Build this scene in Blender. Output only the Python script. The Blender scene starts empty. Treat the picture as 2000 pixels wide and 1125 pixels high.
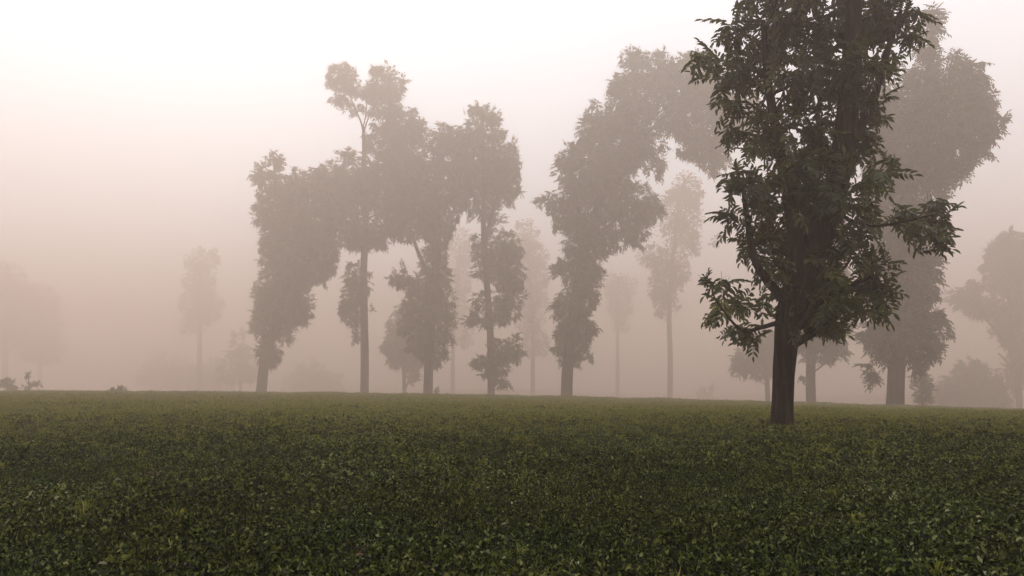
import bpy, math, random
import numpy as np
from mathutils import Matrix, Vector, Euler

# ------------------------------------------------------------------ camera, sky, sun, exposure
SC = bpy.context.scene
COL = SC.collection
F_PX = 1570.0                      # focal length in pixels of a 2000 px wide picture
HORIZON = 745.0                    # row of the level line in that picture
PITCH = math.atan((HORIZON - 562.5) / F_PX)

cam_d = bpy.data.cameras.new('camera')
cam_d.sensor_width = 36.0
cam_d.lens = 36.0 * F_PX / 2000.0
cam_d.clip_start = 0.05
cam_d.clip_end = 3000.0
cam = bpy.data.objects.new('camera', cam_d)
COL.objects.link(cam)
cam.location = (0, 0, 0)
cam.rotation_euler = (math.pi / 2 + PITCH, 0, 0)
SC.camera = cam

SUN_EL = math.radians(38)
SUN_AZ = math.radians(-26)         # to the left of the view direction (+Y)

world = bpy.data.worlds.new('World')
SC.world = world
world.use_nodes = True
nt = world.node_tree
nt.nodes.clear()
sky = nt.nodes.new('ShaderNodeTexSky')
sky.sky_type = 'NISHITA'
sky.sun_disc = False
sky.sun_elevation = SUN_EL
sky.sun_rotation = SUN_AZ
sky.dust_density = 8.0
sky.air_density = 1.0
sky.ozone_density = 1.0
hs = nt.nodes.new('ShaderNodeHueSaturation')
hs.inputs['Saturation'].default_value = 0.12
mx = nt.nodes.new('ShaderNodeMix')
mx.data_type = 'RGBA'
mx.inputs['Factor'].default_value = 0.94
mx.inputs['B'].default_value = (18.6, 19.6, 21.4, 1)     # the bright even layer cloud
bg = nt.nodes.new('ShaderNodeBackground')
bg.inputs['Strength'].default_value = 0.13
wo = nt.nodes.new('ShaderNodeOutputWorld')
nt.links.new(sky.outputs[0], hs.inputs['Color'])
nt.links.new(hs.outputs[0], mx.inputs['A'])
nt.links.new(mx.outputs['Result'], bg.inputs['Color'])
nt.links.new(bg.outputs[0], wo.inputs[0])

sun_d = bpy.data.lights.new('sun', 'SUN')
sun_d.energy = 0.5
sun_d.angle = math.radians(12)
sun_d.color = (1.0, 0.94, 0.88)
sun = bpy.data.objects.new('sun', sun_d)
COL.objects.link(sun)
sd = Vector((math.sin(SUN_AZ) * math.cos(SUN_EL), math.cos(SUN_AZ) * math.cos(SUN_EL), math.sin(SUN_EL)))
sun.rotation_euler = sd.to_track_quat('Z', 'Y').to_euler()
sun.location = sd * 60

SC.view_settings.view_transform = 'Standard'
SC.view_settings.look = 'None'
SC.view_settings.exposure = -0.65
SC.view_settings.gamma = 1.0
SC.cycles.max_bounces = 6
SC.cycles.diffuse_bounces = 3
SC.cycles.transmission_bounces = 3
SC.cycles.volume_bounces = 3
SC.cycles.adaptive_threshold = 0.004
SC.cycles.caustics_reflective = False
SC.cycles.caustics_refractive = False

HAZE_DENSITY = 0.0108
HAZE_COLOR = (0.915, 0.772, 0.675, 1)
HAZE_TOP = 43.5

# ------------------------------------------------------------------ helpers
CP, SP = math.cos(PITCH), math.sin(PITCH)

def at(px, py, y):
    """the point that stands y metres ahead, seen at that place in the picture"""
    u = (px - 1000.0) / F_PX
    v = (562.5 - py) / F_PX
    d = np.array([u, CP - v * SP, SP + v * CP])
    return d * (y / d[1])

def px_to_m(y):
    return y / F_PX

# --- the lie of the land: a gentle field that tilts down to the right, with a brow at about 46 m
_pts = [(1527, 838, 9), (0, 771, 47), (508, 770.5, 46), (835, 774, 45.5), (1105, 783, 45), (1300, 788, 45), (1583, 797, 44),
        (1748, 799, 44), (2000, 808, 44), (0, 832, 9.4), (1000, 835, 9.2), (1900, 842, 9.2), (0, 800, 17), (300, 783, 27), (1000, 804, 17), (1000, 790, 28), (1750, 818, 15), (1700, 806, 28), (2000, 814, 28), (2000, 816, 20),
        (1000, 1125, 2.35), (300, 1125, 2.35), (1700, 1125, 2.35)]
_P = np.array([at(*p) for p in _pts])
def _basis(x, y):
    return np.stack([np.ones_like(x), x, y, x * y, y * y, x * x * y, x * y * y, np.sqrt(y + .5), x * np.sqrt(y + .5)], -1)
_W = 10.0 / _P[:, 1]; _W[0] *= 3.0          # a pixel counts the same near and far
_C = np.linalg.lstsq(_basis(_P[:, 0], _P[:, 1]) * _W[:, None], _P[:, 2] * _W, rcond=None)[0]

def _soft(x, lim):
    return lim * np.tanh(x / lim)

def terrain(x, y):
    x = np.asarray(x, float); y = np.asarray(y, float)
    xs = _soft(x, 60.0); ys = np.clip(y, 0.0, 47.0)
    z = _basis(xs, ys) @ _C
    far = np.clip(y - 45.5, 0, None)
    z = z - 3.4 * (1 - np.exp(-(far / 32.0) ** 2))
    z = z + 0.022 * np.sin(x * 0.9 + 1.3 * np.sin(y * 0.35)) * np.sin(y * 0.55 + 0.8) * np.clip(y / 10, 0, 1)
    z = z + 0.016 * np.sin(x * 3.1 + 1.7 * np.sin(y * 1.9)) * np.sin(y * 2.7 + 1.1 * np.sin(x * 1.6))
    return z

def ground_at(px, py):
    prev = 2.0
    for y in np.arange(2.0, 70.0, 0.03):
        p = at(px, py, y)
        if p[2] < float(terrain(p[0], p[1])):
            return p
    return at(px, py, 45)

def mesh_np(name, verts, faces_list):
    """faces_list: list of integer arrays (n, k)"""
    me = bpy.data.meshes.new(name)
    verts = np.asarray(verts, np.float32)
    loops = np.concatenate([f.reshape(-1) for f in faces_list]).astype(np.int32)
    sizes = np.concatenate([np.full(len(f), f.shape[1], np.int32) for f in faces_list])
    starts = np.concatenate([[0], np.cumsum(sizes)[:-1]]).astype(np.int32)
    me.vertices.add(len(verts)); me.vertices.foreach_set('co', verts.ravel())
    me.loops.add(len(loops)); me.loops.foreach_set('vertex_index', loops)
    me.polygons.add(len(sizes)); me.polygons.foreach_set('loop_start', starts)
    me.polygons.foreach_set('loop_total', sizes)
    me.update(calc_edges=True)
    me.validate()
    return me

def link(name, me, mat=None, parent=None, smooth=False):
    o = bpy.data.objects.new(name, me)
    COL.objects.link(o)
    if me is not None and mat is not None and len(me.materials) == 0:
        me.materials.append(mat)
    if smooth and me is not None:
        me.polygons.foreach_set('use_smooth', np.ones(len(me.polygons), bool))
    if parent is not None:
        o.parent = parent
    return o

def tag(o, label=None, cat=None, group=None, kind=None):
    if label: o['label'] = label
    if cat: o['category'] = cat
    if group: o['group'] = group
    if kind: o['kind'] = kind
    return o

# ------------------------------------------------------------------ materials
def nmat(name):
    m = bpy.data.materials.new(name)
    m.use_nodes = True
    m.node_tree.nodes.clear()
    return m, m.node_tree.nodes, m.node_tree.links

def ramp(nodes, stops):
    r = nodes.new('ShaderNodeValToRGB')
    e = r.color_ramp.elements
    while len(e) > 1:
        e.remove(e[-1])
    e[0].position = stops[0][0]; e[0].color = (*stops[0][1], 1)
    for p, c in stops[1:]:
        k = e.new(p); k.color = (*c, 1)
    return r

def leaf_material(name, stops, trans=0.3, tcol=(0.10, 0.13, 0.02), patch=None, spec=0.35, rough=0.5):
    m, N, L = nmat(name)
    geo = N.new('ShaderNodeNewGeometry')
    r = ramp(N, stops)
    val = geo.outputs['Random Per Island']
    if patch:
        tc = N.new('ShaderNodeNewGeometry')
        nz = N.new('ShaderNodeTexNoise'); nz.inputs['Scale'].default_value = patch[0]; nz.inputs['Detail'].default_value = 3
        L.new(tc.outputs['Position'], nz.inputs['Vector'])
        mm = N.new('ShaderNodeMix'); mm.data_type = 'FLOAT'; mm.inputs['Factor'].default_value = patch[1]
        mr = N.new('ShaderNodeMapRange'); mr.inputs['From Min'].default_value = 0.3; mr.inputs['From Max'].default_value = 0.7
        L.new(nz.outputs['Fac'], mr.inputs['Value'])
        L.new(val, mm.inputs['A']); L.new(mr.outputs['Result'], mm.inputs['B'])
        val = mm.outputs['Result']
    L.new(val, r.inputs['Fac'])
    p = N.new('ShaderNodeBsdfPrincipled')
    p.inputs['Roughness'].default_value = rough
    p.inputs['Specular IOR Level'].default_value = spec
    L.new(r.outputs['Color'], p.inputs['Base Color'])
    t = N.new('ShaderNodeBsdfTranslucent'); t.inputs['Color'].default_value = (*tcol, 1)
    s = N.new('ShaderNodeMixShader'); s.inputs['Fac'].default_value = trans
    o = N.new('ShaderNodeOutputMaterial')
    L.new(p.outputs[0], s.inputs[1]); L.new(t.outputs[0], s.inputs[2]); L.new(s.outputs[0], o.inputs['Surface'])
    return m

M_LEAF = leaf_material('tree_leaf', [(0.0, (0.016, 0.022, 0.010)), (0.42, (0.026, 0.034, 0.012)), (0.62, (0.060, 0.072, 0.014)), (0.9, (0.14, 0.13, 0.022))],
                       trans=0.22, tcol=(0.12, 0.13, 0.020), patch=(1.5, 0.6))
M_LEAF2 = leaf_material('bush_leaf', [(0.0, (0.035, 0.045, 0.018)), (0.7, (0.055, 0.065, 0.024)), (1.0, (0.09, 0.09, 0.03))], trans=0.2)
M_WEED = leaf_material('weed_leaf', [(0.0, (0.05, 0.065, 0.02)), (1.0, (0.10, 0.11, 0.035))], trans=0.3)
M_DRY = leaf_material('dry_leaf', [(0.0, (0.05, 0.025, 0.008)), (0.6, (0.11, 0.055, 0.018)), (1.0, (0.19, 0.11, 0.045))], trans=0.1, tcol=(0.2, 0.1, 0.04))
M_PALE = leaf_material('pale_leaf', [(0.0, (0.12, 0.11, 0.06)), (0.7, (0.20, 0.19, 0.12)), (1.0, (0.40, 0.38, 0.31))], trans=0.1, tcol=(0.3, 0.28, 0.18))

def bark_material():
    m, N, L = nmat('bark')
    tc = N.new('ShaderNodeTexCoord')
    mp = N.new('ShaderNodeMapping'); mp.inputs['Scale'].default_value = (7, 7, 1.1)
    nz = N.new('ShaderNodeTexNoise'); nz.inputs['Scale'].default_value = 3.0; nz.inputs['Detail'].default_value = 6; nz.inputs['Roughness'].default_value = 0.65
    L.new(tc.outputs['Object'], mp.inputs[0]); L.new(mp.outputs[0], nz.inputs['Vector'])
    r = ramp(N, [(0.32, (0.004, 0.003, 0.002)), (0.5, (0.016, 0.011, 0.009)), (0.7, (0.055, 0.044, 0.036))])
    L.new(nz.outputs['Fac'], r.inputs[0])
    # lichen / moss stains
    n2 = N.new('ShaderNodeTexNoise'); n2.inputs['Scale'].default_value = 2.2; n2.inputs['Detail'].default_value = 5
    L.new(tc.outputs['Object'], n2.inputs['Vector'])
    r2 = ramp(N, [(0.56, (0, 0, 0)), (0.68, (1, 1, 1))]); L.new(n2.outputs['Fac'], r2.inputs[0])
    mm = N.new('ShaderNodeMix'); mm.data_type = 'RGBA'; mm.inputs['B'].default_value = (0.035, 0.036, 0.025, 1)
    mu = N.new('ShaderNodeMath'); mu.operation = 'MULTIPLY'; mu.inputs[1].default_value = 0.6
    L.new(r2.outputs[0], mu.inputs[0]); L.new(mu.outputs[0], mm.inputs['Factor']); L.new(r.outputs[0], mm.inputs['A'])
    b = N.new('ShaderNodeBump'); b.inputs['Strength'].default_value = 1.0; b.inputs['Distance'].default_value = 0.06
    L.new(nz.outputs['Fac'], b.inputs['Height'])
    p = N.new('ShaderNodeBsdfPrincipled'); p.inputs['Roughness'].default_value = 0.95; p.inputs['Specular IOR Level'].default_value = 0.03
    L.new(mm.outputs['Result'], p.inputs['Base Color']); L.new(b.outputs[0], p.inputs['Normal'])
    o = N.new('ShaderNodeOutputMaterial'); L.new(p.outputs[0], o.inputs['Surface'])
    return m
M_BARK = bark_material()

def ground_material():
    m, N, L = nmat('ground_turf')
    g = N.new('ShaderNodeNewGeometry')
    n1 = N.new('ShaderNodeTexNoise'); n1.inputs['Scale'].default_value = 14.0; n1.inputs['Detail'].default_value = 8; n1.inputs['Roughness'].default_value = 0.7
    n2 = N.new('ShaderNodeTexNoise'); n2.inputs['Scale'].default_value = 0.35; n2.inputs['Detail'].default_value = 4
    L.new(g.outputs['Position'], n1.inputs['Vector']); L.new(g.outputs['Position'], n2.inputs['Vector'])
    r1 = ramp(N, [(0.3, (0.003, 0.003, 0.001)), (0.55, (0.007, 0.008, 0.002)), (0.8, (0.018, 0.022, 0.005))])
    r2 = ramp(N, [(0.35, (0.006, 0.010, 0.002)), (0.65, (0.012, 0.013, 0.004))])
    L.new(n1.outputs['Fac'], r1.inputs[0]); L.new(n2.outputs['Fac'], r2.inputs[0])
    mm = N.new('ShaderNodeMix'); mm.data_type = 'RGBA'; mm.inputs['Factor'].default_value = 0.45
    L.new(r1.outputs[0], mm.inputs['A']); L.new(r2.outputs[0], mm.inputs['B'])
    b = N.new('ShaderNodeBump'); b.inputs['Strength'].default_value = 0.8; b.inputs['Distance'].default_value = 0.05
    L.new(n1.outputs['Fac'], b.inputs['Height'])
    p = N.new('ShaderNodeBsdfPrincipled'); p.inputs['Roughness'].default_value = 1.0; p.inputs['Specular IOR Level'].default_value = 0.1
    L.new(mm.outputs['Result'], p.inputs['Base Color']); L.new(b.outputs[0], p.inputs['Normal'])
    o = N.new('ShaderNodeOutputMaterial'); L.new(p.outputs[0], o.inputs['Surface'])
    return m

# ------------------------------------------------------------------ ground
def build_ground():
    ys = np.concatenate([np.arange(-60, 0, 6.0), np.arange(0, 14, 0.2), np.arange(14, 26, 0.5), np.arange(26, 80, 1.0), np.arange(80, 140, 5.0), np.arange(140, 461, 20.0)])
    xs = np.concatenate([np.arange(-400, -60, 20.0), np.arange(-60, -20, 2.0), np.arange(-20, -10, 0.5), np.arange(-10, 10, 0.2), np.arange(10, 20, 0.5), np.arange(20, 60, 2.0), np.arange(60, 401, 20.0)])
    X, Y = np.meshgrid(xs, ys)
    Z = terrain(X, Y)
    v = np.stack([X, Y, Z], -1).reshape(-1, 3)
    nx, ny = len(xs), len(ys)
    i = np.arange(ny - 1)[:, None] * nx + np.arange(nx - 1)[None, :]
    f = np.stack([i, i + 1, i + nx + 1, i + nx], -1).reshape(-1, 4)
    me = mesh_np('ground', v, [f])
    o = link('ground', me, ground_material(), smooth=True)
    tag(o, 'dark turf of the gently tilted field', None, kind='structure')
    return float(Z.min())
Z_MIN = build_ground()

# ------------------------------------------------------------------ trees
def pinnate(pairs, ll, lw, droop, seed, simple=False):
    """one compound leaf along +X, unit length: a stalk and pairs of leaflets"""
    r = np.random.default_rng(seed)
    V, Q = [], []
    def pos(t):
        return np.array([t - 0.10 * droop * t * t, 0.0, -droop * 0.5 * t * t])
    def leaflet(p, d, n, l, w):
        s = np.cross(n, d); s /= np.linalg.norm(s)
        fold = n * w * 0.35
        tip = p + d * l - n * l * 0.14
        k = len(V)
        if simple:
            V.extend([p, p + d * l * .45 + s * w * .6 + fold * .3, tip, p + d * l * .45 - s * w * .6 + fold * .3])
            Q.append((k, k + 1, k + 2, k + 3))
        else:
            V.extend([p, p + d * l * .30 + s * w * .48 + fold, p + d * l * .68 + s * w * .42 + fold * .7, tip,
                      p + d * l * .68 - s * w * .42 + fold * .7, p + d * l * .30 - s * w * .48 + fold])
            Q.append((k, k + 1, k + 2, k + 3)); Q.append((k, k + 3, k + 4, k + 5))
    for i in range(pairs):
        t = 0.26 + 0.68 * i / pairs
        for sgn in (-1, 1):
            if r.random() < 0.06:
                continue
            a = math.radians(62 - 18 * i / pairs + r.uniform(-10, 10))
            d = np.array([math.cos(a), sgn * math.sin(a), -0.28 - droop * 0.35 * t + r.uniform(-.15, .15)])
            d /= np.linalg.norm(d)
            n = np.array([r.uniform(-.25, .25), sgn * -0.15 + r.uniform(-.3, .3), 1.0])
            n -= d * n.dot(d); n /= np.linalg.norm(n)
            sz = (0.75 + 0.5 * math.sin(math.pi * (i + .7) / (pairs + .4))) * r.uniform(.85, 1.12)
            leaflet(pos(t + (0.02 if sgn > 0 else 0)), d, n, ll * sz, lw * sz)
    d = np.array([1.0, r.uniform(-.2, .2), -droop * .8]); d /= np.linalg.norm(d)
    n = np.array([0, 0, 1.0]); n -= d * n.dot(d); n /= np.linalg.norm(n)
    leaflet(pos(0.95), d, n, ll * .95, lw)
    w = 0.006 if not simple else 0.009                    # the stalk
    for a, b in ((0, .5), (.5, 1.0)):
        k = len(V)
        A, B = pos(a), pos(b)
        o = np.array([0, w, 0])
        V.extend([A - o, A + o, B + o * .7, B - o * .7]); Q.append((k, k + 1, k + 2, k + 3))
    return np.array(V), np.array(Q)

LEAF_HI = [pinnate(p, l, w, d, 11 + i) for i, (p, l, w, d) in enumerate([(5, .30, .095, .45), (6, .28, .085, .7), (5, .31, .10, .25), (6, .27, .09, 1.0), (4, .33, .10, .5)])]
LEAF_LO = [pinnate(p, l, w, d, 31 + i, True) for i, (p, l, w, d) in enumerate([(5, .32, .11, .4), (5, .31, .11, .8), (4, .35, .12, .3), (5, .31, .11, 1.1)])]

LEAF_MESH = {}
def leaf_mesh(hi, k, mat):
    key = (hi, k, mat.name)
    if key not in LEAF_MESH:
        V, Q = (LEAF_HI if hi else LEAF_LO)[k]
        me = mesh_np('leaf', V, [Q]); me.materials.append(mat)
        LEAF_MESH[key] = me
    return LEAF_MESH[key]

def frames(d, r):
    """rotation matrices whose X runs along d and whose Z looks mostly upward"""
    n = len(d)
    up = np.tile(np.array([0, 0, 1.0]), (n, 1)) + r.normal(0, .45, (n, 3))
    y = np.cross(up, d); y /= np.linalg.norm(y, axis=1, keepdims=True) + 1e-9
    z = np.cross(d, y)
    return np.stack([d, y, z], -1)

def tube(pts, rad, sides=10, seed=0, rough=0.06, flare=0.0):
    r = np.random.default_rng(seed)
    P = [np.array(p, float) for p in pts]
    # Catmull-Rom
    Q, R = [], []
    n = len(P)
    for i in range(n - 1):
        p0, p1, p2, p3 = P[max(i - 1, 0)], P[i], P[i + 1], P[min(i + 2, n - 1)]
        seg = max(2, min(8, int(np.linalg.norm(p2 - p1) / max(rad[i], .03) / 1.5)))
        for k in range(seg):
            t = k / seg
            Q.append(.5 * ((2 * p1) + (-p0 + p2) * t + (2 * p0 - 5 * p1 + 4 * p2 - p3) * t * t + (-p0 + 3 * p1 - 3 * p2 + p3) * t ** 3))
            R.append(rad[i] * (1 - t) + rad[i + 1] * t)
    Q.append(P[-1]); R.append(rad[-1])
    Q = np.array(Q); R = np.array(R)
    if flare:
        dist = np.linalg.norm(Q - Q[0], axis=1)
        R = R * (1 + flare * np.exp(-dist / (R[0] * 1.6)))
    T = np.gradient(Q, axis=0); T /= np.linalg.norm(T, axis=1, keepdims=True) + 1e-9
    ref = np.array([0, 1.0, 0]) if abs(T[0][1]) < .8 else np.array([1.0, 0, 0])
    ang = np.linspace(0, 2 * math.pi, sides, endpoint=False)
    lob = 1 + rough * (np.sin(ang * 3 + r.uniform(0, 6)) + .6 * np.sin(ang * 5 + r.uniform(0, 6)))
    V = []
    for q, t, rr in zip(Q, T, R):
        a = np.cross(t, ref); a /= np.linalg.norm(a) + 1e-9
        b = np.cross(a, t)
        k = rr * lob * (1 + r.normal(0, rough * .4, sides))
        V.append(q + np.outer(np.cos(ang) * k, a) + np.outer(np.sin(ang) * k, b))
    V = np.concatenate(V)
    m = len(Q)
    i = np.arange(m - 1)[:, None] * sides + np.arange(sides)[None, :]
    j = np.arange(m - 1)[:, None] * sides + ((np.arange(sides) + 1) % sides)[None, :]
    F = np.stack([i, j, j + sides, i + sides], -1).reshape(-1, 4)
    cap = ((m - 1) * sides + np.arange(sides))[None, :]
    return V, F, cap

def make_tree(name, label, depth, trunk, clumps, limbs=(), leaf=0.85, hi=False, layers=3.0, nleaf=0, seed=1, cat='tree',
              group=None, mat=None, spread=1.0, auto=14, trunk_depth=0.0, base_root=True, sides=12, flare=0.12, up=0.0, gap=3.0):
    r = np.random.default_rng(seed)
    mat = mat or M_LEAF
    m = px_to_m(depth)
    b0 = at(trunk[0][0], trunk[0][1], depth)
    gz = float(terrain(b0[0], b0[1]))
    base = np.array([b0[0], b0[1], gz])
    root = bpy.data.objects.new(name, None); COL.objects.link(root)
    root.empty_display_size = 0.3
    root.location = base
    tag(root, label, cat, group)
    # trunk: drifts a little towards and away from the camera as it climbs
    drift = r.uniform(-1, 1)
    tp, tr = [], []
    for k, (px, py, w) in enumerate(trunk):
        f = k / max(1, len(trunk) - 1)
        p = at(px, py, depth + drift * .5 * f)
        if k == 0:
            p = np.array([p[0], p[1], gz - .12])
        tp.append(p - base); tr.append(max(.008, w * m * .5))
    V, F, cap = tube(tp, tr, sides, seed, .05, flare)
    tk = link('trunk', mesh_np('trunk', V, [F, cap]), M_BARK, root, True)
    # main limbs read off the tree
    limb_pts = [(np.array(a), w) for a, w in zip(tp, tr)]
    dense = []
    for a in range(len(tp) - 1):
        for t in np.linspace(0, 1, 6, endpoint=False):
            dense.append((tp[a] * (1 - t) + tp[a + 1] * t, tr[a] * (1 - t) + tr[a + 1] * t))
    for li, lm in enumerate(limbs):
        dd = r.uniform(-.8, .8) * spread
        lp = [at(px, py, depth + drift * .3 + dd * (k / (len(lm) - 1))) - base for k, (px, py, w) in enumerate(lm)]
        lr = [max(.006, w * m * .5) for (_, _, w) in lm]
        V, F, cap = tube(lp, lr, 8, seed + li + 50, .05)
        link('branch', mesh_np('branch', V, [F, cap]), M_BARK, tk, True)
        for a in range(len(lp) - 1):
            for t in np.linspace(0, 1, 5, endpoint=False):
                dense.append((lp[a] * (1 - t) + lp[a + 1] * t, lr[a] * (1 - t) + lr[a + 1] * t))
    # leaf clumps spread through the crown's depth
    pos, dirs, cid, rel = [], [], [], []
    todo = []
    allc = []
    for c in clumps:
        den = c[4] if len(c) > 4 else 1.0
        allc.append((*c[:4], den, 0.0))
        if min(c[2], c[3]) * m > .75 * leaf:
            for _ in range(6):
                a = r.uniform(0, 2 * math.pi); k = r.uniform(.8, 1.04); s = r.uniform(.2, .36)
                allc.append((c[0] + math.cos(a) * c[2] * k, c[1] - math.sin(a) * c[3] * k, c[2] * s, c[3] * s, den * r.uniform(.5, .9), r.uniform(-.8, .8)))
    for ci, c in enumerate(allc):
        cx, cy, rx, ry = c[:4]
        den = c[4]
        R = .5 * (rx + ry) * m
        off = r.uniform(-1, 1) * min(2.6, 1.1 * R + .3) * spread + c[5] * R
        ctr = at(cx, cy, depth + off) - base
        ex = np.array([rx * m, R * 1.05, ry * m])
        area = math.pi * rx * ry * m * m
        n = int(max(4, den * layers * area / (.13 * leaf * leaf)))
        q = r.normal(0, 1, (n, 3)); q /= np.linalg.norm(q, axis=1, keepdims=True)
        rad = r.random(n) ** .46 * (1 + .3 * r.random(n) ** 4)
        o = q * rad[:, None]
        d = q * (0.45 + .6 * rad[:, None]) + np.array([0, 0, -.22 + up]) + r.normal(0, .5, (n, 3))
        d /= np.linalg.norm(d, axis=1, keepdims=True)
        shrink = np.clip(1 - .28 * leaf / np.maximum(ex, .05), .35, 1)
        p = ctr + o * ex * shrink - d * leaf * .42
        pos.append(p); dirs.append(d); rel.append(rad)
        if c[5] == 0.0: todo.append((ctr, R))
    pos = np.concatenate(pos); dirs = np.concatenate(dirs); rel = np.concatenate(rel)
    keep = (pos[:, 2] + base[2]) > terrain(pos[:, 0] + base[0], pos[:, 1] + base[1]) + .05
    w = 2 * math.pi / (gap * leaf)
    fld = (np.sin(pos[:, 0] * w + 1.7 * np.sin(pos[:, 2] * w * .7 + seed) + .5 * pos[:, 1]) * np.sin(pos[:, 2] * w * .9 + 1.4 * np.sin(pos[:, 0] * w * .8 + 2 * seed)))
    keep &= ~((fld > .5) & (r.random(len(pos)) < .85))
    pos, dirs, rel = pos[keep], dirs[keep], rel[keep]
    n = len(pos)
    sc = leaf * r.uniform(.75, 1.2, n)
    FR = frames(dirs, r)
    lib = LEAF_HI if hi else LEAF_LO
    kind = r.integers(0, len(lib), n)
    single = np.zeros(n, bool)
    if nleaf:
        score = -(pos[:, 1] / max(1e-3, np.ptp(pos[:, 1]))) + .8 * rel + r.uniform(0, .25, n)
        single[np.argsort(-score)[:nleaf]] = True
    VV, FF, nv = [], [], 0
    for k, (lv, lq) in enumerate(lib):
        idx = np.where((kind == k) & ~single)[0]
        if not len(idx): continue
        v = np.einsum('nij,vj->nvi', FR[idx] * sc[idx][:, None, None], lv) + pos[idx][:, None, :]
        VV.append(v.reshape(-1, 3))
        FF.append((lq[None] + (np.arange(len(idx)) * len(lv))[:, None, None]).reshape(-1, 4) + nv)
        nv += len(idx) * len(lv)
    crown = link('crown', mesh_np('crown', np.concatenate(VV), FF), mat, root)
    crown['kind'] = 'stuff'
    for i in np.where(single)[0]:
        o = bpy.data.objects.new('leaf', leaf_mesh(hi, int(kind[i]), mat)); COL.objects.link(o)
        o.parent = crown
        M = Matrix([[*(FR[i][a] * sc[i]), pos[i][a]] for a in range(3)] + [[0, 0, 0, 1]])
        o.matrix_local = M
    # branches that carry the clumps
    r.shuffle(todo)
    for k, (ctr, R) in enumerate(sorted(todo, key=lambda t: -t[1])[:auto]):
        best = None
        for p, w in dense:
            dz = ctr[2] - p[2]; dh = math.hypot(ctr[0] - p[0], ctr[1] - p[1])
            cost = abs(dz - .7 * dh) + .6 * dh
            if dz > -.2 * dh and (best is None or cost < best[0]):
                best = (cost, p, w)
        if best is None: continue
        p, w = best[1], best[2]
        L = np.linalg.norm(ctr - p)
        if L < .3 or L > 7.5: continue
        end = p + (ctr - p) * 1.05
        mid = p + (ctr - p) * .5 + np.array([0, 0, -.10 * L]) + r.normal(0, .05 * L, 3)
        w0 = min(w * .55, .03 + .022 * L)
        V, F, cap = tube([p, mid, end], [w0, w0 * .6, w0 * .2], 6, seed + k, .04)
        link('branch', mesh_np('branch', V, [F, cap]), M_BARK, tk, True)
    return root

# ---- the tall dark tree nearest the camera
make_tree('tall_tree', 'tall dark leafy tree nearest the camera, its bare lower trunk near black', 9.0,
    [(1527, 838, 38), (1530, 760, 39), (1536, 680, 43), (1545, 610, 52), (1570, 530, 52), (1606, 450, 50), (1632, 370, 46), (1650, 280, 44), (1660, 180, 38), (1664, 90, 34), (1668, 0, 28), (1660, -90, 18), (1640, -170, 8)],
    [(1402, 552, 50, 28, .7), (1425, 598, 58, 32, .8), (1390, 622, 36, 26, .7), (1446, 640, 44, 26, .7), (1472, 662, 18, 14, .5), (1480, 585, 30, 30, .4),
     (1528, 585, 36, 45), (1580, 590, 58, 50), (1632, 590, 45, 48, .7), (1594, 635, 42, 24, .6), (1640, 640, 26, 24, .4), (1685, 560, 45, 48, .6), (1716, 590, 26, 34, .7), (1726, 556, 32, 36, .6), (1700, 545, 40, 38, .6), (1545, 545, 50, 50), (1575, 450, 58, 66), (1606, 530, 50, 50, .8), (1600, 350, 60, 60),
     (1490, 500, 40, 50, .75), (1560, 490, 60, 60, .9), (1640, 500, 60, 55, .9), (1700, 490, 42, 48, .75), (1735, 520, 24, 34, .6), (1462, 470, 30, 42, .8), (1438, 350, 36, 38, 1.3), (1432, 418, 28, 32, 1.2), (1486, 428, 40, 36, .7),
     (1476, 360, 44, 40, .9), (1550, 390, 66, 60), (1640, 385, 66, 60, .9), (1716, 345, 50, 40, .8), (1740, 315, 28, 40, .6), (1690, 430, 36, 40, .7),
     (1440, 262, 48, 32, 1.0), (1500, 262, 58, 46), (1580, 260, 80, 70, 1.1), (1668, 240, 55, 70, 1.1), (1716, 205, 28, 56, .6), (1560, 320, 60, 50), (1690, 300, 40, 40, .8),
     (1412, 150, 44, 44, .9), (1384, 112, 40, 22, .9), (1356, 102, 24, 12, .8), (1428, 205, 36, 30, .9), (1478, 150, 56, 60, .9), (1566, 150, 80, 70, 1.1), (1668, 140, 60, 70, 1.1), (1726, 120, 34, 50, .7),
     (1430, 60, 34, 56, .95), (1500, 60, 66, 60), (1590, 50, 80, 60, 1.1), (1680, 50, 80, 50, 1.1), (1750, 40, 44, 46, .85), (1782, 20, 28, 30, .6), (1520, -30, 80, 60), (1640, -30, 100, 60), (1740, -40, 50, 40),
     (1600, -100, 110, 60), (1680, -110, 70, 60), (1620, -170, 60, 50),
     (1790, 430, 52, 40, 1.0), (1820, 460, 32, 36, 1.0), (1820, 396, 34, 22, 1.0), (1760, 422, 34, 30, .9), (1802, 490, 18, 28, .7), (1840, 430, 16, 22, .7)],
    limbs=[[(1520, 630, 10), (1485, 640, 8), (1450, 646, 6), (1415, 610, 4), (1392, 575, 2.5)],
           [(1540, 590, 22), (1502, 552, 18), (1474, 505, 16), (1462, 440, 13), (1452, 370, 9)],
           [(1560, 560, 30), (1555, 470, 28), (1540, 380, 26), (1520, 280, 22), (1500, 160, 16), (1490, 40, 10)],
           [(1620, 410, 8), (1690, 440, 5.5), (1750, 436, 4), (1820, 420, 2)],
           [(1560, 640, 14), (1600, 590, 12), (1660, 560, 9), (1700, 540, 6)],
           [(1650, 300, 22), (1700, 210, 18), (1730, 110, 13), (1760, 20, 8)]],
    leaf=.335, hi=True, layers=1.75, nleaf=300, seed=3, auto=26, sides=24, spread=.8, flare=.5, gap=2.2)

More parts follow.
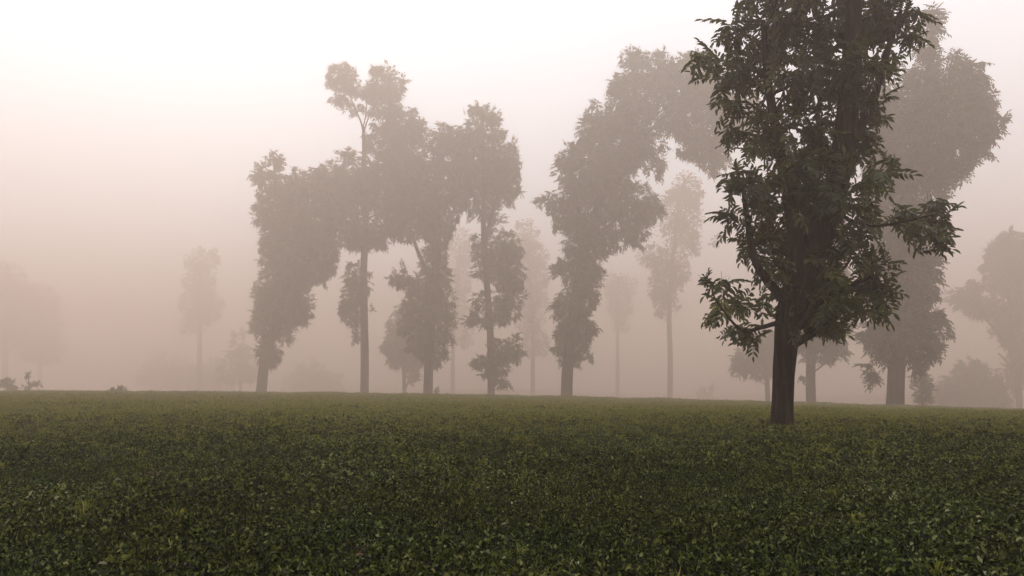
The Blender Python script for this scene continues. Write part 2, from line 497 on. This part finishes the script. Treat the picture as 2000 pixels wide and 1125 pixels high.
# ---- the second tree on the right, paler in the mist
make_tree('broad_tree', 'big hazy tree behind the dark one, round crown bulging out over the misty sky', 53.0,
    [(1748, 799, 31), (1750, 740, 31), (1753, 690, 31), (1758, 620, 30), (1766, 520, 30), (1776, 400, 28), (1792, 290, 24), (1812, 180, 18), (1822, 80, 10), (1824, 20, 5)],
    [(1770, 650, 56, 50), (1716, 650, 36, 42), (1806, 640, 46, 40), (1838, 622, 24, 20, .7), (1696, 684, 16, 20, .7), (1702, 736, 12, 20, .9), (1700, 712, 8, 14, .7), (1760, 590, 58, 55), (1800, 560, 40, 45), (1806, 690, 24, 26, .8), (1790, 716, 16, 20, .6), (1740, 690, 34, 22),
     (1770, 520, 54, 50), (1806, 520, 30, 36, .8), (1770, 445, 56, 55), (1780, 375, 58, 55), (1736, 480, 40, 40), (1720, 400, 40, 50),
     (1826, 240, 84, 80, 1.1), (1790, 300, 74, 60, 1.1), (1868, 190, 58, 58), (1888, 262, 48, 46), (1928, 236, 28, 28, .8), (1958, 238, 14, 16, .7), (1908, 302, 26, 24, .8), (1858, 322, 42, 36), (1780, 190, 70, 60), (1830, 142, 48, 34), (1816, 60, 24, 46, .9), (1822, 22, 18, 26, .8), (1800, 95, 26, 26, .7), (1890, 146, 36, 34), (1862, 108, 22, 18, .8), (1740, 230, 50, 60), (1928, 190, 20, 24, .7), (1935, 270, 18, 18, .6), (1826, 350, 34, 30, .9), (1730, 320, 40, 60)],
    leaf=1.0, hi=True, layers=2.8, nleaf=240, seed=5, auto=18, sides=16, gap=3.2)

# ---- the row of trees along the brow
ROW = 'row of hazy trees along the edge of the field'
make_tree('row_tree', 'leaning hazy tree with leaf clad trunk, leftmost of the row', 90.0,
    [(508, 771, 20), (517, 705, 19), (532, 650, 19), (553, 590, 18), (576, 520, 17), (590, 450, 15), (588, 380, 11), (572, 330, 6)],
    [(524, 684, 24, 28), (522, 634, 28, 34), (552, 640, 20, 30, .8), (555, 600, 46, 46), (588, 598, 26, 34), (514, 570, 22, 34, .8), (508, 620, 16, 28, .6), (556, 548, 54, 48), (600, 520, 48, 42), (545, 500, 34, 36, .9), (592, 470, 58, 46), (632, 510, 26, 36, .9), (640, 470, 24, 34, .7), (524, 480, 14, 14, .6),
     (552, 400, 50, 50), (528, 345, 32, 30, .8), (540, 312, 20, 18, .7), (512, 345, 16, 22, .5), (515, 410, 18, 34, .7), (590, 370, 52, 44), (602, 430, 58, 50), (545, 446, 40, 34, .9), (620, 345, 20, 18, .6)],
    limbs=[[(585, 470, 12), (560, 420, 9), (540, 360, 6), (535, 320, 3)]],
    leaf=1.0, layers=3.0, nleaf=80, seed=7, group=ROW)

make_tree('row_tree', 'slender straight hazy tree with a bare lower trunk and a tuft on top', 92.0,
    [(712, 773, 17), (712, 700, 16), (711, 620, 15), (710, 540, 14), (712, 480, 13), (714, 420, 12), (712, 350, 10), (710, 285, 6), (709, 245, 5)],
    [(690, 585, 26, 44, .9), (680, 600, 18, 24, .7), (694, 656, 10, 14, .6), (724, 535, 7, 10, .5), (727, 604, 6, 6, .5), (694, 540, 20, 30, .8), (716, 560, 8, 20, .5),
     (690, 445, 52, 34), (676, 385, 68, 50), (724, 340, 68, 54), (764, 385, 50, 60), (770, 280, 54, 46), (792, 246, 40, 34), (804, 318, 44, 50), (640, 350, 30, 34), (704, 476, 34, 16, .7), (738, 462, 22, 26, .8), (650, 420, 30, 30), (770, 440, 30, 26, .9), (820, 260, 18, 28, .7),
     (668, 150, 30, 26), (650, 160, 14, 12, .6), (756, 160, 38, 34), (770, 185, 26, 20), (715, 180, 44, 16), (664, 190, 18, 18, .7), (690, 212, 26, 14, .55), (745, 212, 34, 20, .7), (770, 220, 22, 20, .8)],
    limbs=[[(710, 285, 5), (707, 245, 4), (690, 205, 3), (674, 165, 2)], [(710, 262, 4), (722, 225, 3), (750, 180, 2)], [(712, 480, 7), (700, 465, 5), (690, 430, 4)], [(709, 250, 3), (716, 210, 2.5), (712, 180, 2)],
           [(714, 420, 8), (750, 350, 6), (785, 270, 4)]],
    leaf=.98, layers=3.0, nleaf=80, seed=9, group=ROW)

make_tree('row_tree', 'hazy tree with bushy leaf clad trunk and a drooping side branch, third in the row', 88.0,
    [(835, 774, 19), (836, 735, 18), (838, 690, 18), (842, 620, 17), (850, 540, 16), (855, 470, 15), (850, 400, 13), (852, 330, 9), (862, 270, 5)],
    [(838, 672, 36, 36), (834, 630, 46, 38), (838, 590, 42, 38), (850, 550, 36, 36), (850, 505, 28, 40), (858, 462, 24, 40), (850, 430, 36, 34), (804, 440, 42, 26, .9), (770, 425, 22, 26, .8), (830, 380, 52, 44), (792, 545, 24, 20), (768, 546, 18, 12, .8), (804, 570, 14, 14, .7), (800, 600, 16, 18, .8), (846, 702, 20, 18, .7), (852, 762, 8, 6, .6), (872, 640, 14, 30, .7), (804, 350, 34, 40),
     (858, 320, 50, 46), (866, 272, 32, 28, .9), (890, 370, 32, 40, .9), (870, 410, 30, 26, .8)],
    limbs=[[(846, 560, 10), (828, 520, 8), (812, 480, 7), (800, 440, 4)], [(846, 580, 6), (815, 560, 4), (785, 545, 2)]],
    leaf=1.0, layers=3.0, nleaf=80, seed=13, group=ROW)

make_tree('row_tree', 'thin hazy tree with ragged leaf clusters down to the ground beside its trunk', 88.0,
    [(959, 778, 15), (959, 720, 14), (957, 640, 13), (952, 570, 12), (946, 500, 11), (944, 430, 10), (945, 360, 8), (944, 290, 6), (942, 230, 4)],
    [(990, 688, 34, 32, .9), (968, 716, 32, 24, .8), (940, 706, 18, 14, .6), (980, 740, 18, 20, .6), (926, 624, 22, 12, .7), (958, 610, 36, 26, .8), (992, 588, 32, 40), (934, 582, 16, 16, .45), (986, 520, 36, 48), (960, 480, 30, 36, .9), (992, 482, 28, 30), (942, 525, 20, 20, .6), (934, 490, 16, 18, .6), (1002, 545, 22, 30, .8), (1008, 668, 16, 20, .6), (925, 460, 10, 10, .5),
     (942, 405, 30, 28, .6), (962, 420, 22, 24, .6), (960, 360, 50, 38), (930, 310, 54, 44, .9), (980, 310, 34, 44), (940, 255, 44, 38, .95), (940, 212, 20, 14, .8), (900, 282, 36, 34), (990, 368, 26, 32, .9), (908, 356, 34, 44, .8), (1004, 330, 16, 26, .7), (970, 232, 10, 12, .6)],
    limbs=[[(946, 480, 8), (960, 420, 6), (985, 350, 4)], [(945, 430, 7), (920, 370, 5), (900, 300, 3)]],
    leaf=.95, layers=2.8, nleaf=80, seed=17, group=ROW)

make_tree('row_tree', 'stout hazy tree whose crown arches high to the right, last of the row', 78.0,
    [(1105, 783, 24), (1108, 730, 22), (1112, 690, 22), (1120, 620, 22), (1132, 540, 21), (1146, 480, 20), (1166, 410, 18), (1196, 330, 16), (1232, 250, 13), (1266, 180, 9), (1290, 130, 5)],
    [(1118, 684, 38, 26), (1124, 646, 36, 36), (1124, 590, 36, 46), (1130, 535, 44, 28), (1140, 498, 34, 24), (1084, 686, 18, 12, .6), (1152, 560, 22, 34, .8), (1092, 604, 12, 20, .5), (1152, 640, 14, 26, .6), (1100, 518, 20, 16, .8), (1096, 650, 12, 20, .6), (1160, 524, 18, 14, .7), (1076, 598, 6, 6, .4),
     (1180, 450, 62, 44), (1130, 462, 34, 34), (1108, 420, 32, 28, .9), (1074, 394, 24, 20, .7), (1166, 385, 74, 50), (1236, 395, 52, 42), (1272, 412, 26, 26, .9), (1146, 335, 60, 50), (1112, 310, 26, 32, .8), (1200, 296, 68, 54), (1256, 280, 44, 48, .7), (1288, 320, 14, 34, .7), (1160, 254, 36, 36), (1196, 226, 42, 40), (1240, 190, 50, 50), (1238, 112, 22, 22), (1280, 140, 60, 44), (1340, 160, 58, 54), (1390, 200, 48, 52), (1318, 226, 54, 44, 1.0), (1370, 258, 46, 40), (1396, 300, 38, 38, 1.0), (1350, 290, 26, 26, .8), (1430, 220, 46, 50), (1222, 150, 24, 24, .8), (1104, 360, 14, 14, .6), (1240, 450, 24, 30, .8)],
    limbs=[[(1196, 330, 9), (1250, 275, 8), (1310, 220, 6), (1370, 200, 4)], [(1150, 470, 10), (1130, 410, 7), (1120, 340, 4)], [(1180, 380, 9), (1230, 330, 6), (1262, 290, 4)]],
    leaf=1.0, layers=3.0, nleaf=80, seed=19, group=ROW, auto=18)

# ---- trees and bushes half hidden or farther off
make_tree('slim_tree', 'hazy slim trunked tree half hidden behind the dark tree', 76.0,
    [(1583, 797, 19), (1583, 740, 18), (1585, 680, 17), (1590, 600, 15), (1596, 500, 12), (1600, 420, 8)],
    [(1600, 672, 44, 32, .9), (1560, 650, 40, 34), (1628, 690, 22, 22, .7), (1640, 650, 26, 30, .8), (1590, 600, 54, 46), (1596, 520, 56, 56), (1600, 440, 50, 50), (1566, 735, 8, 8, .5)],
    leaf=1.1, layers=3.0, seed=23, auto=8)
make_tree('olive_tree', 'small pale olive hazy tree whose crown shows left of the dark trunk', 105.0,
    [(1500, 800, 10), (1498, 740, 9), (1490, 690, 7), (1486, 650, 5)],
    [(1470, 700, 40, 30), (1448, 712, 24, 20, .8), (1500, 680, 34, 30), (1476, 728, 20, 14, .6), (1510, 715, 24, 24, .8), (1490, 660, 30, 18, .8)],
    leaf=1.2, layers=2.8, seed=25, auto=6)
make_tree('sapling', 'small hazy sapling beside the big pale tree trunk', 70.0,
    [(1802, 800, 5), (1801, 775, 4), (1798, 750, 3), (1796, 725, 2)],
    [(1802, 764, 18, 26, .9), (1794, 732, 14, 20, .7), (1812, 750, 10, 16, .7), (1790, 775, 8, 12, .6)],
    leaf=.75, layers=2.8, seed=27, auto=4, spread=.5)
make_tree('round_bush', 'wide hazy bush standing in the mist at the right of the field', 125.0,
    [(1890, 806, 8), (1890, 785, 8), (1892, 750, 6), (1894, 730, 4)],
    [(1892, 742, 42, 36), (1852, 764, 24, 28), (1930, 762, 36, 32), (1880, 780, 52, 20), (1900, 722, 26, 20), (1950, 780, 26, 16, .8)],
    leaf=1.3, layers=3.2, seed=29, cat='bush', auto=5, mat=M_LEAF2)
make_tree('edge_tree', 'pale hazy tree with forked trunk cut off by the right edge', 130.0,
    [(1992, 806, 12), (1988, 750, 11), (1976, 690, 10), (1972, 620, 9), (1972, 540, 6)],
    [(1968, 500, 42, 40), (1996, 540, 46, 56), (1946, 540, 28, 36, .9), (1880, 578, 30, 22, .8), (1912, 598, 28, 26, .8), (1984, 620, 40, 40), (1980, 474, 36, 22), (1964, 650, 24, 24, .7), (2030, 500, 50, 60), (2040, 590, 50, 50), (1900, 560, 22, 14, .6), (1940, 600, 26, 20, .6), (1990, 690, 20, 30, .8), (1986, 730, 34, 36, .6), (2020, 700, 40, 50, .7)],
    limbs=[[(1976, 690, 7), (1940, 640, 5), (1900, 600, 3)], [(1990, 770, 8), (1972, 715, 6), (1950, 690, 3)], [(1976, 700, 7), (2010, 640, 6), (2030, 560, 4)]],
    leaf=1.4, layers=2.9, seed=31, auto=8)
make_tree('young_tree', 'small faint tree with fork of stems between two trees of the row', 125.0,
    [(790, 776, 8), (789, 740, 7), (788, 705, 6), (786, 660, 4)],
    [(784, 655, 28, 42), (772, 695, 26, 22), (808, 702, 24, 28), (790, 612, 18, 20), (800, 650, 26, 34), (764, 670, 18, 22, .8), (808, 735, 12, 14, .7)],
    limbs=[[(792, 760, 4), (800, 735, 3), (808, 710, 2)]],
    leaf=1.2, layers=3.2, seed=37, auto=5)
FAR = 'faint trees far off in the mist'
make_tree('distant_tree', 'faint tall tree with long bare trunk far behind the arching tree', 160.0,
    [(1308, 790, 11), (1309, 700, 10), (1307, 620, 9), (1312, 520, 7), (1324, 420, 5), (1336, 350, 3)],
    [(1312, 520, 36, 46), (1328, 430, 44, 56), (1338, 372, 32, 40), (1272, 500, 32, 22, .7), (1300, 590, 26, 30, .8), (1350, 480, 22, 20, .6), (1400, 470, 14, 12, .4), (1290, 560, 26, 30, .8)],
    leaf=.8, layers=1.9, seed=41, group=FAR, auto=6)
make_tree('distant_tree', 'faint thin pole like tree right of the stout row tree', 245.0,
    [(1206, 790, 8), (1206, 700, 7), (1206, 620, 6), (1208, 540, 4)],
    [(1206, 590, 28, 36), (1224, 560, 22, 26, .8), (1192, 556, 22, 26, .8), (1210, 630, 18, 22, .7)],
    leaf=.9, layers=1.6, seed=43, group=FAR, auto=4)
make_tree('distant_tree', 'faint tree showing between the ragged thin tree and the stout one', 200.0,
    [(1040, 790, 9), (1040, 720, 8), (1040, 640, 7), (1036, 560, 5), (1028, 480, 3)],
    [(1026, 466, 28, 34), (1040, 510, 30, 40), (1044, 560, 26, 50), (1036, 620, 30, 40), (1050, 670, 24, 30, .7)],
    leaf=.8, layers=1.7, seed=47, group=FAR, auto=5)
make_tree('distant_tree', 'faint tree in the gap left of the ragged thin tree', 215.0,
    [(884, 790, 8), (884, 720, 8), (886, 640, 7), (892, 560, 5), (900, 480, 3)],
    [(904, 480, 26, 36), (894, 540, 26, 46), (890, 600, 24, 40), (906, 650, 20, 30, .7)],
    leaf=.8, layers=1.6, seed=53, group=FAR, auto=5)
make_tree('distant_tree', 'faint blocky tree alone in the mist left of the row', 236.0,
    [(390, 795, 10), (390, 720, 9), (390, 640, 8), (392, 540, 5)],
    [(392, 512, 32, 28), (392, 548, 30, 36), (386, 590, 34, 34), (380, 630, 30, 26, .8), (410, 600, 24, 30)],
    leaf=.9, layers=1.8, seed=59, group=FAR, auto=5)
make_tree('distant_tree', 'faint wide tree dissolving into mist at the left edge', 245.0,
    [(10, 795, 12), (10, 720, 11), (12, 640, 9), (14, 560, 6)],
    [(10, 560, 40, 50), (-40, 560, 60, 60), (34, 610, 40, 50), (-10, 640, 60, 50), (-50, 650, 50, 50)],
    leaf=1.0, layers=1.8, seed=61, group=FAR, auto=5)
make_tree('distant_tree', 'faint lower tree beside the wide one near the left edge', 255.0,
    [(78, 795, 10), (78, 740, 9), (78, 680, 7), (78, 620, 5)],
    [(76, 590, 32, 36), (84, 630, 36, 40), (66, 670, 40, 36), (96, 680, 30, 30)],
    leaf=1.0, layers=1.8, seed=67, group=FAR, auto=5)
make_tree('distant_tree', 'faint low tree tucked left of the leaning row tree', 200.0,
    [(470, 795, 8), (470, 760, 7), (468, 720, 5), (468, 680, 4)],
    [(468, 680, 22, 34), (460, 720, 34, 30), (490, 720, 26, 26)],
    leaf=1.8, layers=1.3, seed=71, group=FAR, auto=4)
HB = 'faint bushes low in the mist'
for k, (px, py, rx, ry, d, lab) in enumerate([
        (330, 722, 60, 34, 270, 'faint broad bush low in the mist left of the row'),
        (415, 732, 46, 32, 260, 'faint bush low in the mist just left of the leaning tree'),
        (610, 735, 56, 30, 270, 'faint bush low in the mist between leaning tree and straight tree'),
        (1382, 768, 26, 14, 210, 'faint small bush low in the mist left of the dark trunk')]):
    make_tree('distant_bush', lab, float(d), [(px, 796, 7), (px, 770, 6), (px, py, 4)],
              [(px, py, rx * .7, ry), (px - rx * .5, py + 10, rx * .5, ry * .8), (px + rx * .5, py + 12, rx * .5, ry * .8), (px, py + 26, rx, ry * .6)],
              leaf=2.2, layers=1.8, seed=80 + k, cat='bush', group=HB, auto=3, mat=M_LEAF2)
# ---- weeds on the brow at the left
make_tree('weed_plant', 'low spreading leafy weed at the left edge of the brow', 66.0,
    [(14, 774, 3), (14, 762, 2.5), (14, 748, 2)],
    [(14, 750, 18, 9, .9), (6, 742, 10, 6, .7), (24, 756, 12, 6, .7)],
    leaf=.5, layers=2.6, seed=91, cat='weed', auto=3, mat=M_WEED, spread=.3, flare=.1)
make_tree('weed_plant', 'taller thin weed with two leaf tiers on the brow near the left edge', 66.0,
    [(58, 774, 3), (57, 756, 2.5), (54, 728, 1.6)],
    [(54, 731, 10, 6, .8), (66, 750, 14, 5, .8), (50, 756, 9, 5, .6), (76, 762, 8, 5, .6)],
    leaf=.48, layers=2.6, seed=93, cat='weed', auto=3, mat=M_WEED, spread=.3, flare=.1)
make_tree('weed_clump', 'tiny hazy mound of weeds alone on the brow left of the row', 54.0,
    [(228, 774, 3), (228, 768, 3), (228, 760, 2)],
    [(228, 763, 16, 8), (240, 767, 12, 6), (218, 767, 10, 5)],
    leaf=.36, layers=3.2, seed=95, cat='weed', auto=2, mat=M_WEED, spread=.3, flare=.1)

# ------------------------------------------------------------------ grass and low leafy cover
def tuft_mesh(seed, nl, nb, tall=1.0):
    r = np.random.default_rng(seed)
    V, Q = [], []
    for i in range(nl):                                   # small rounded leaves on short stalks
        a = r.uniform(0, 2 * math.pi); rad = .065 * math.sqrt(r.random())
        p = np.array([math.cos(a) * rad, math.sin(a) * rad, r.uniform(.004, .085)])
        az = r.uniform(0, 2 * math.pi); el = r.uniform(-.6, .9)
        d = np.array([math.cos(az) * math.cos(el), math.sin(az) * math.cos(el), math.sin(el)])
        n = np.array([r.normal(0, .7), r.normal(0, .7), 1.0]); n -= d * n.dot(d); n /= np.linalg.norm(n)
        s = np.cross(n, d)
        l = r.uniform(.018, .042); w = l * r.uniform(.38, .62)
        k = len(V); f = n * w * .2
        V.extend([p, p + d * l * .3 + s * w * .5 + f, p + d * l * .7 + s * w * .42 + f, p + d * l - n * l * .15, p + d * l * .7 - s * w * .42 + f, p + d * l * .3 - s * w * .5 + f])
        Q.append((k, k + 1, k + 2, k + 3)); Q.append((k, k + 3, k + 4, k + 5))
    for i in range(nb):                                   # grass blades
        a = r.uniform(0, 2 * math.pi); rad = r.uniform(0, .05)
        p = np.array([math.cos(a) * rad, math.sin(a) * rad, 0.0])
        az = r.uniform(0, 2 * math.pi); h = r.uniform(.04, .085) * tall; ln = r.uniform(.3, 1.1) * h
        o = np.array([math.cos(az), math.sin(az), 0]); s = np.array([-math.sin(az), math.cos(az), 0]) * r.uniform(.003, .0055)
        k = len(V)
        m = p + o * ln * .3 + np.array([0, 0, h * .65]); t = p + o * ln + np.array([0, 0, h])
        V.extend([p - s, p + s, m + s * .9, m - s * .9, t + s * .15, t - s * .15])
        Q.append((k, k + 1, k + 2, k + 3)); Q.append((k + 3, k + 2, k + 4, k + 5))
    return mesh_np('tuft', np.array(V), [np.array(Q)])

def grass_material():
    m, N, L = nmat('grass_leaf')
    g = N.new('ShaderNodeNewGeometry'); oi = N.new('ShaderNodeObjectInfo')
    def math_(op, a, b):
        q = N.new('ShaderNodeMath'); q.operation = op
        for k, v in enumerate((a, b)):
            if isinstance(v, (int, float)): q.inputs[k].default_value = v
            else: L.new(v, q.inputs[k])
        return q.outputs[0]
    def noise(sc, det, lo, hi):
        nz = N.new('ShaderNodeTexNoise'); nz.inputs['Scale'].default_value = sc; nz.inputs['Detail'].default_value = det
        L.new(g.outputs['Position'], nz.inputs['Vector'])
        mr = N.new('ShaderNodeMapRange'); mr.inputs['From Min'].default_value = lo; mr.inputs['From Max'].default_value = hi
        L.new(nz.outputs['Fac'], mr.inputs['Value'])
        return mr.outputs['Result']
    rnd = math_('FRACT', math_('ADD', g.outputs['Random Per Island'], math_('MULTIPLY', oi.outputs['Random'], 7.31)), 0)
    val = math_('ADD', math_('MULTIPLY', rnd, .86), math_('MULTIPLY', noise(.9, 4, .32, .68), .14))
    r = ramp(N, GRASS_STOPS)
    L.new(val, r.inputs['Fac'])
    r2 = ramp(N, GRASS_STOPS_COOL)
    L.new(val, r2.inputs['Fac'])
    mm = N.new('ShaderNodeMix'); mm.data_type = 'RGBA'
    L.new(noise(1.3, 4, .45, .75), mm.inputs['Factor']); L.new(r.outputs[0], mm.inputs['A']); L.new(r2.outputs[0], mm.inputs['B'])
    p = N.new('ShaderNodeBsdfPrincipled'); p.inputs['Roughness'].default_value = .45; p.inputs['Specular IOR Level'].default_value = .12
    L.new(mm.outputs['Result'], p.inputs['Base Color'])
    t = N.new('ShaderNodeBsdfTranslucent'); L.new(mm.outputs['Result'], t.inputs['Color'])
    sh = N.new('ShaderNodeMixShader'); sh.inputs['Fac'].default_value = .35
    o = N.new('ShaderNodeOutputMaterial')
    L.new(p.outputs[0], sh.inputs[1]); L.new(t.outputs[0], sh.inputs[2]); L.new(sh.outputs[0], o.inputs['Surface'])
    return m
GRASS_STOPS = [(0.0, (0.002, 0.004, 0.0004)), (0.46, (0.006, 0.012, 0.001)), (0.64, (0.050, 0.070, 0.005)), (0.82, (0.12, 0.135, 0.022)), (0.94, (0.22, 0.22, 0.075)), (1.0, (0.42, 0.40, 0.24))]
GRASS_STOPS_COOL = [(0.0, (0.001, 0.004, 0.0005)), (0.48, (0.004, 0.012, 0.001)), (0.66, (0.032, 0.064, 0.008)), (0.82, (0.09, 0.14, 0.03)), (0.94, (0.18, 0.22, 0.08)), (1.0, (0.36, 0.38, 0.22))]
M_GRASS = grass_material()

tuft_col = bpy.data.collections.new('tuft_library')
for i, (a, b) in enumerate([(20, 4), (24, 2), (15, 8), (21, 3), (12, 11), (25, 1)]):
    me = tuft_mesh(200 + i, a, b); me.materials.append(M_GRASS)
    tuft_col.objects.link(bpy.data.objects.new('tuft_%02d' % i, me))

M_HAZEGRASS = leaf_material('haze_pale_grass', [(0.0, (0.05, 0.055, 0.007)), (0.5, (0.14, 0.145, 0.016)), (0.9, (0.25, 0.25, 0.04)), (1.0, (0.36, 0.33, 0.12))], trans=.3, tcol=(.22, .21, .03), spec=.1)  # paler, yellower tuft colour: lightening by the mist painted into the far grass
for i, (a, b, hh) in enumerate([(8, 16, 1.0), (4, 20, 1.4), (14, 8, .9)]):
    me = tuft_mesh(260 + i, a, b, hh); me.materials.append(M_HAZEGRASS)
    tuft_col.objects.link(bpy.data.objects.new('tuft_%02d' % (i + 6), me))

def build_grass():
    r = np.random.default_rng(77)
    P, S = [], []
    for y0, y1, dens, sc in ((1.8, 4.6, 1050, .49), (4.6, 9.0, 700, .61), (9.0, 16.0, 400, .85), (16.0, 26.0, 190, 1.3), (26.0, 50.0, 90, 1.8), (50.0, 64.0, 12, 2.2)):
        w = .66 * y1 + 2.5
        n = int(dens * (y1 - y0) * 2 * w)
        x = r.uniform(-w, w, n); y = r.uniform(y0, y1, n)
        ok = np.abs(x) < .66 * y + 2.5
        x, y = x[ok], y[ok]
        P.append(np.stack([x, y, terrain(x, y) - .004], -1))
        lump = .85 + .25 * np.sin(x * 1.7 + 2 * np.sin(y * .8)) * np.sin(y * 1.3 + x * .4)
        S.append(sc * r.uniform(.7, 1.3, len(x)) * np.clip(lump, .5, 1.3))
    P = np.concatenate(P); S = np.concatenate(S); n = len(P)
    me = bpy.data.meshes.new('grass')
    me.vertices.add(n); me.vertices.foreach_set('co', P.astype(np.float32).ravel())
    a = me.attributes.new('tuft_scale', 'FLOAT_VECTOR', 'POINT')
    sv = np.stack([S, S, S ** .75 * r.uniform(.8, 1.25, n)], -1)
    a.data.foreach_set('vector', sv.astype(np.float32).ravel())
    a = me.attributes.new('tuft_rot', 'FLOAT_VECTOR', 'POINT')
    a.data.foreach_set('vector', np.stack([r.normal(0, .12, n), r.normal(0, .12, n), r.uniform(0, 6.283, n)], -1).astype(np.float32).ravel())
    a = me.attributes.new('tuft_kind', 'INT', 'POINT')
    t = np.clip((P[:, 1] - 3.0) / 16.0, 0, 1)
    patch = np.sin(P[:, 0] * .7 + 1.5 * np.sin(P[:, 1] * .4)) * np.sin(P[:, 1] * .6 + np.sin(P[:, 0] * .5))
    dry = r.random(n) < np.clip(.004 + .82 * t * t * (3 - 2 * t) + .10 * patch * t, 0, .9)  # share of pale tufts rises with distance, adding haze lightening by colour
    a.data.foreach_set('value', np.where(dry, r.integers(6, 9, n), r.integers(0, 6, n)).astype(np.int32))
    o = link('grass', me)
    tag(o, 'short dark grass and small leafy weeds covering the field', 'grass', kind='stuff')
    g = bpy.data.node_groups.new('grass_tufts', 'GeometryNodeTree')
    g.interface.new_socket('Geometry', in_out='INPUT', socket_type='NodeSocketGeometry')
    g.interface.new_socket('Geometry', in_out='OUTPUT', socket_type='NodeSocketGeometry')
    N, L = g.nodes, g.links
    gi = N.new('NodeGroupInput'); go = N.new('NodeGroupOutput')
    ci = N.new('GeometryNodeCollectionInfo'); ci.inputs['Collection'].default_value = tuft_col
    ci.inputs['Separate Children'].default_value = True; ci.inputs['Reset Children'].default_value = True
    ip = N.new('GeometryNodeInstanceOnPoints'); ip.inputs['Pick Instance'].default_value = True
    def attr(nm, ty):
        q = N.new('GeometryNodeInputNamedAttribute'); q.data_type = ty; q.inputs['Name'].default_value = nm
        return q.outputs['Attribute']
    e2r = N.new('FunctionNodeEulerToRotation')
    L.new(attr('tuft_rot', 'FLOAT_VECTOR'), e2r.inputs[0])
    L.new(gi.outputs[0], ip.inputs['Points']); L.new(ci.outputs[0], ip.inputs['Instance'])
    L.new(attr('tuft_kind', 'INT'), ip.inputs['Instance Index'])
    L.new(e2r.outputs[0], ip.inputs['Rotation']); L.new(attr('tuft_scale', 'FLOAT_VECTOR'), ip.inputs['Scale'])
    L.new(ip.outputs[0], go.inputs[0])
    md = o.modifiers.new('tufts', 'NODES'); md.node_group = g
build_grass()

# ------------------------------------------------------------------ fallen leaves
def leaf_litter(pts, size, seed, lift=.016):
    r = np.random.default_rng(seed)
    V, Q = [], []
    for p in pts:
        p = np.array(p) + np.array([0, 0, lift + r.uniform(0, .03)])
        az = r.uniform(0, 2 * math.pi)
        d = np.array([math.cos(az), math.sin(az), r.uniform(-.3, .5)]); d /= np.linalg.norm(d)
        n = np.array([r.normal(0, .5), r.normal(0, .5), 1.0]); n -= d * n.dot(d); n /= np.linalg.norm(n)
        s = np.cross(n, d); l = size * r.uniform(.7, 1.3); w = l * r.uniform(.3, .5); f = n * w * r.uniform(.1, .5)
        k = len(V)
        V.extend([p, p + d * l * .3 + s * w * .5 + f, p + d * l * .7 + s * w * .4 + f, p + d * l, p + d * l * .7 - s * w * .4 + f, p + d * l * .3 - s * w * .5 + f])
        Q.append((k, k + 1, k + 2, k + 3)); Q.append((k, k + 3, k + 4, k + 5))
    return np.array(V), np.array(Q)

for k, (px, py, w, h, n, lab) in enumerate([
        (1152, 926, 32, 6, 26, 'long patch of dry orange brown leaves in the grass right of centre'),
        (738, 966, 26, 9, 22, 'small patch of dry brown leaves in the grass below the bushy tree'),
        (716, 1092, 34, 12, 34, 'reddish brown patch of dry leaves in the grass at the bottom edge'),
        (310, 932, 22, 7, 16, 'thin patch of dry brown leaves in the grass on the left')]):
    r = np.random.default_rng(300 + k)
    pts = []
    for i in range(n):
        q = r.normal(0, .5, 2)
        pts.append(ground_at(px + q[0] * w, py + q[1] * h))
    c = np.mean(pts, axis=0)
    V, Q = leaf_litter([p - c for p in pts], .022, 310 + k)
    o = link('dry_leaf_patch', mesh_np('dry_leaf_patch', V, [Q]), M_DRY)
    o.location = c
    tag(o, lab, 'leaf litter', 'patches of dry leaves in the grass')

def build_fallen():
    r = np.random.default_rng(400)
    y = 2.3 + 18 * r.random(260) ** 1.3
    x = r.uniform(-1, 1, 260) * (.66 * y + 1)
    pts = np.stack([x, y, terrain(x, y)], -1)
    V, Q = leaf_litter(pts, .022, 401, .018)
    o = link('fallen_leaves', mesh_np('fallen_leaves', V, [Q]), M_PALE)
    tag(o, 'pale fallen leaflets sprinkled over the dark grass', 'fallen leaves', kind='stuff')
build_fallen()

# ------------------------------------------------------------------ the mist
def build_haze():
    x0, x1, y0, y1, z0, z1 = -420, 420, -80, 480, Z_MIN - 1.2, HAZE_TOP
    V = np.array([(x, y, z) for z in (z0, z1) for y in (y0, y1) for x in (x0, x1)])
    Fc = np.array([(0, 2, 3, 1), (4, 5, 7, 6), (0, 1, 5, 4), (2, 6, 7, 3), (0, 4, 6, 2), (1, 3, 7, 5)])
    m, N, L = nmat('haze')
    v = N.new('ShaderNodeVolumePrincipled')
    v.inputs['Color'].default_value = HAZE_COLOR
    v.inputs['Density'].default_value = HAZE_DENSITY
    v.inputs['Density Attribute'].default_value = ''
    v.inputs['Anisotropy'].default_value = 0.66
    o = N.new('ShaderNodeOutputMaterial'); L.new(v.outputs[0], o.inputs['Volume'])
    try:
        m.cycles.homogeneous_volume = True
    except Exception:
        pass
    b = link('haze', mesh_np('haze', V, [Fc]), m)
    tag(b, 'pale morning mist filling the air over the field', 'mist', kind='stuff')
build_haze()
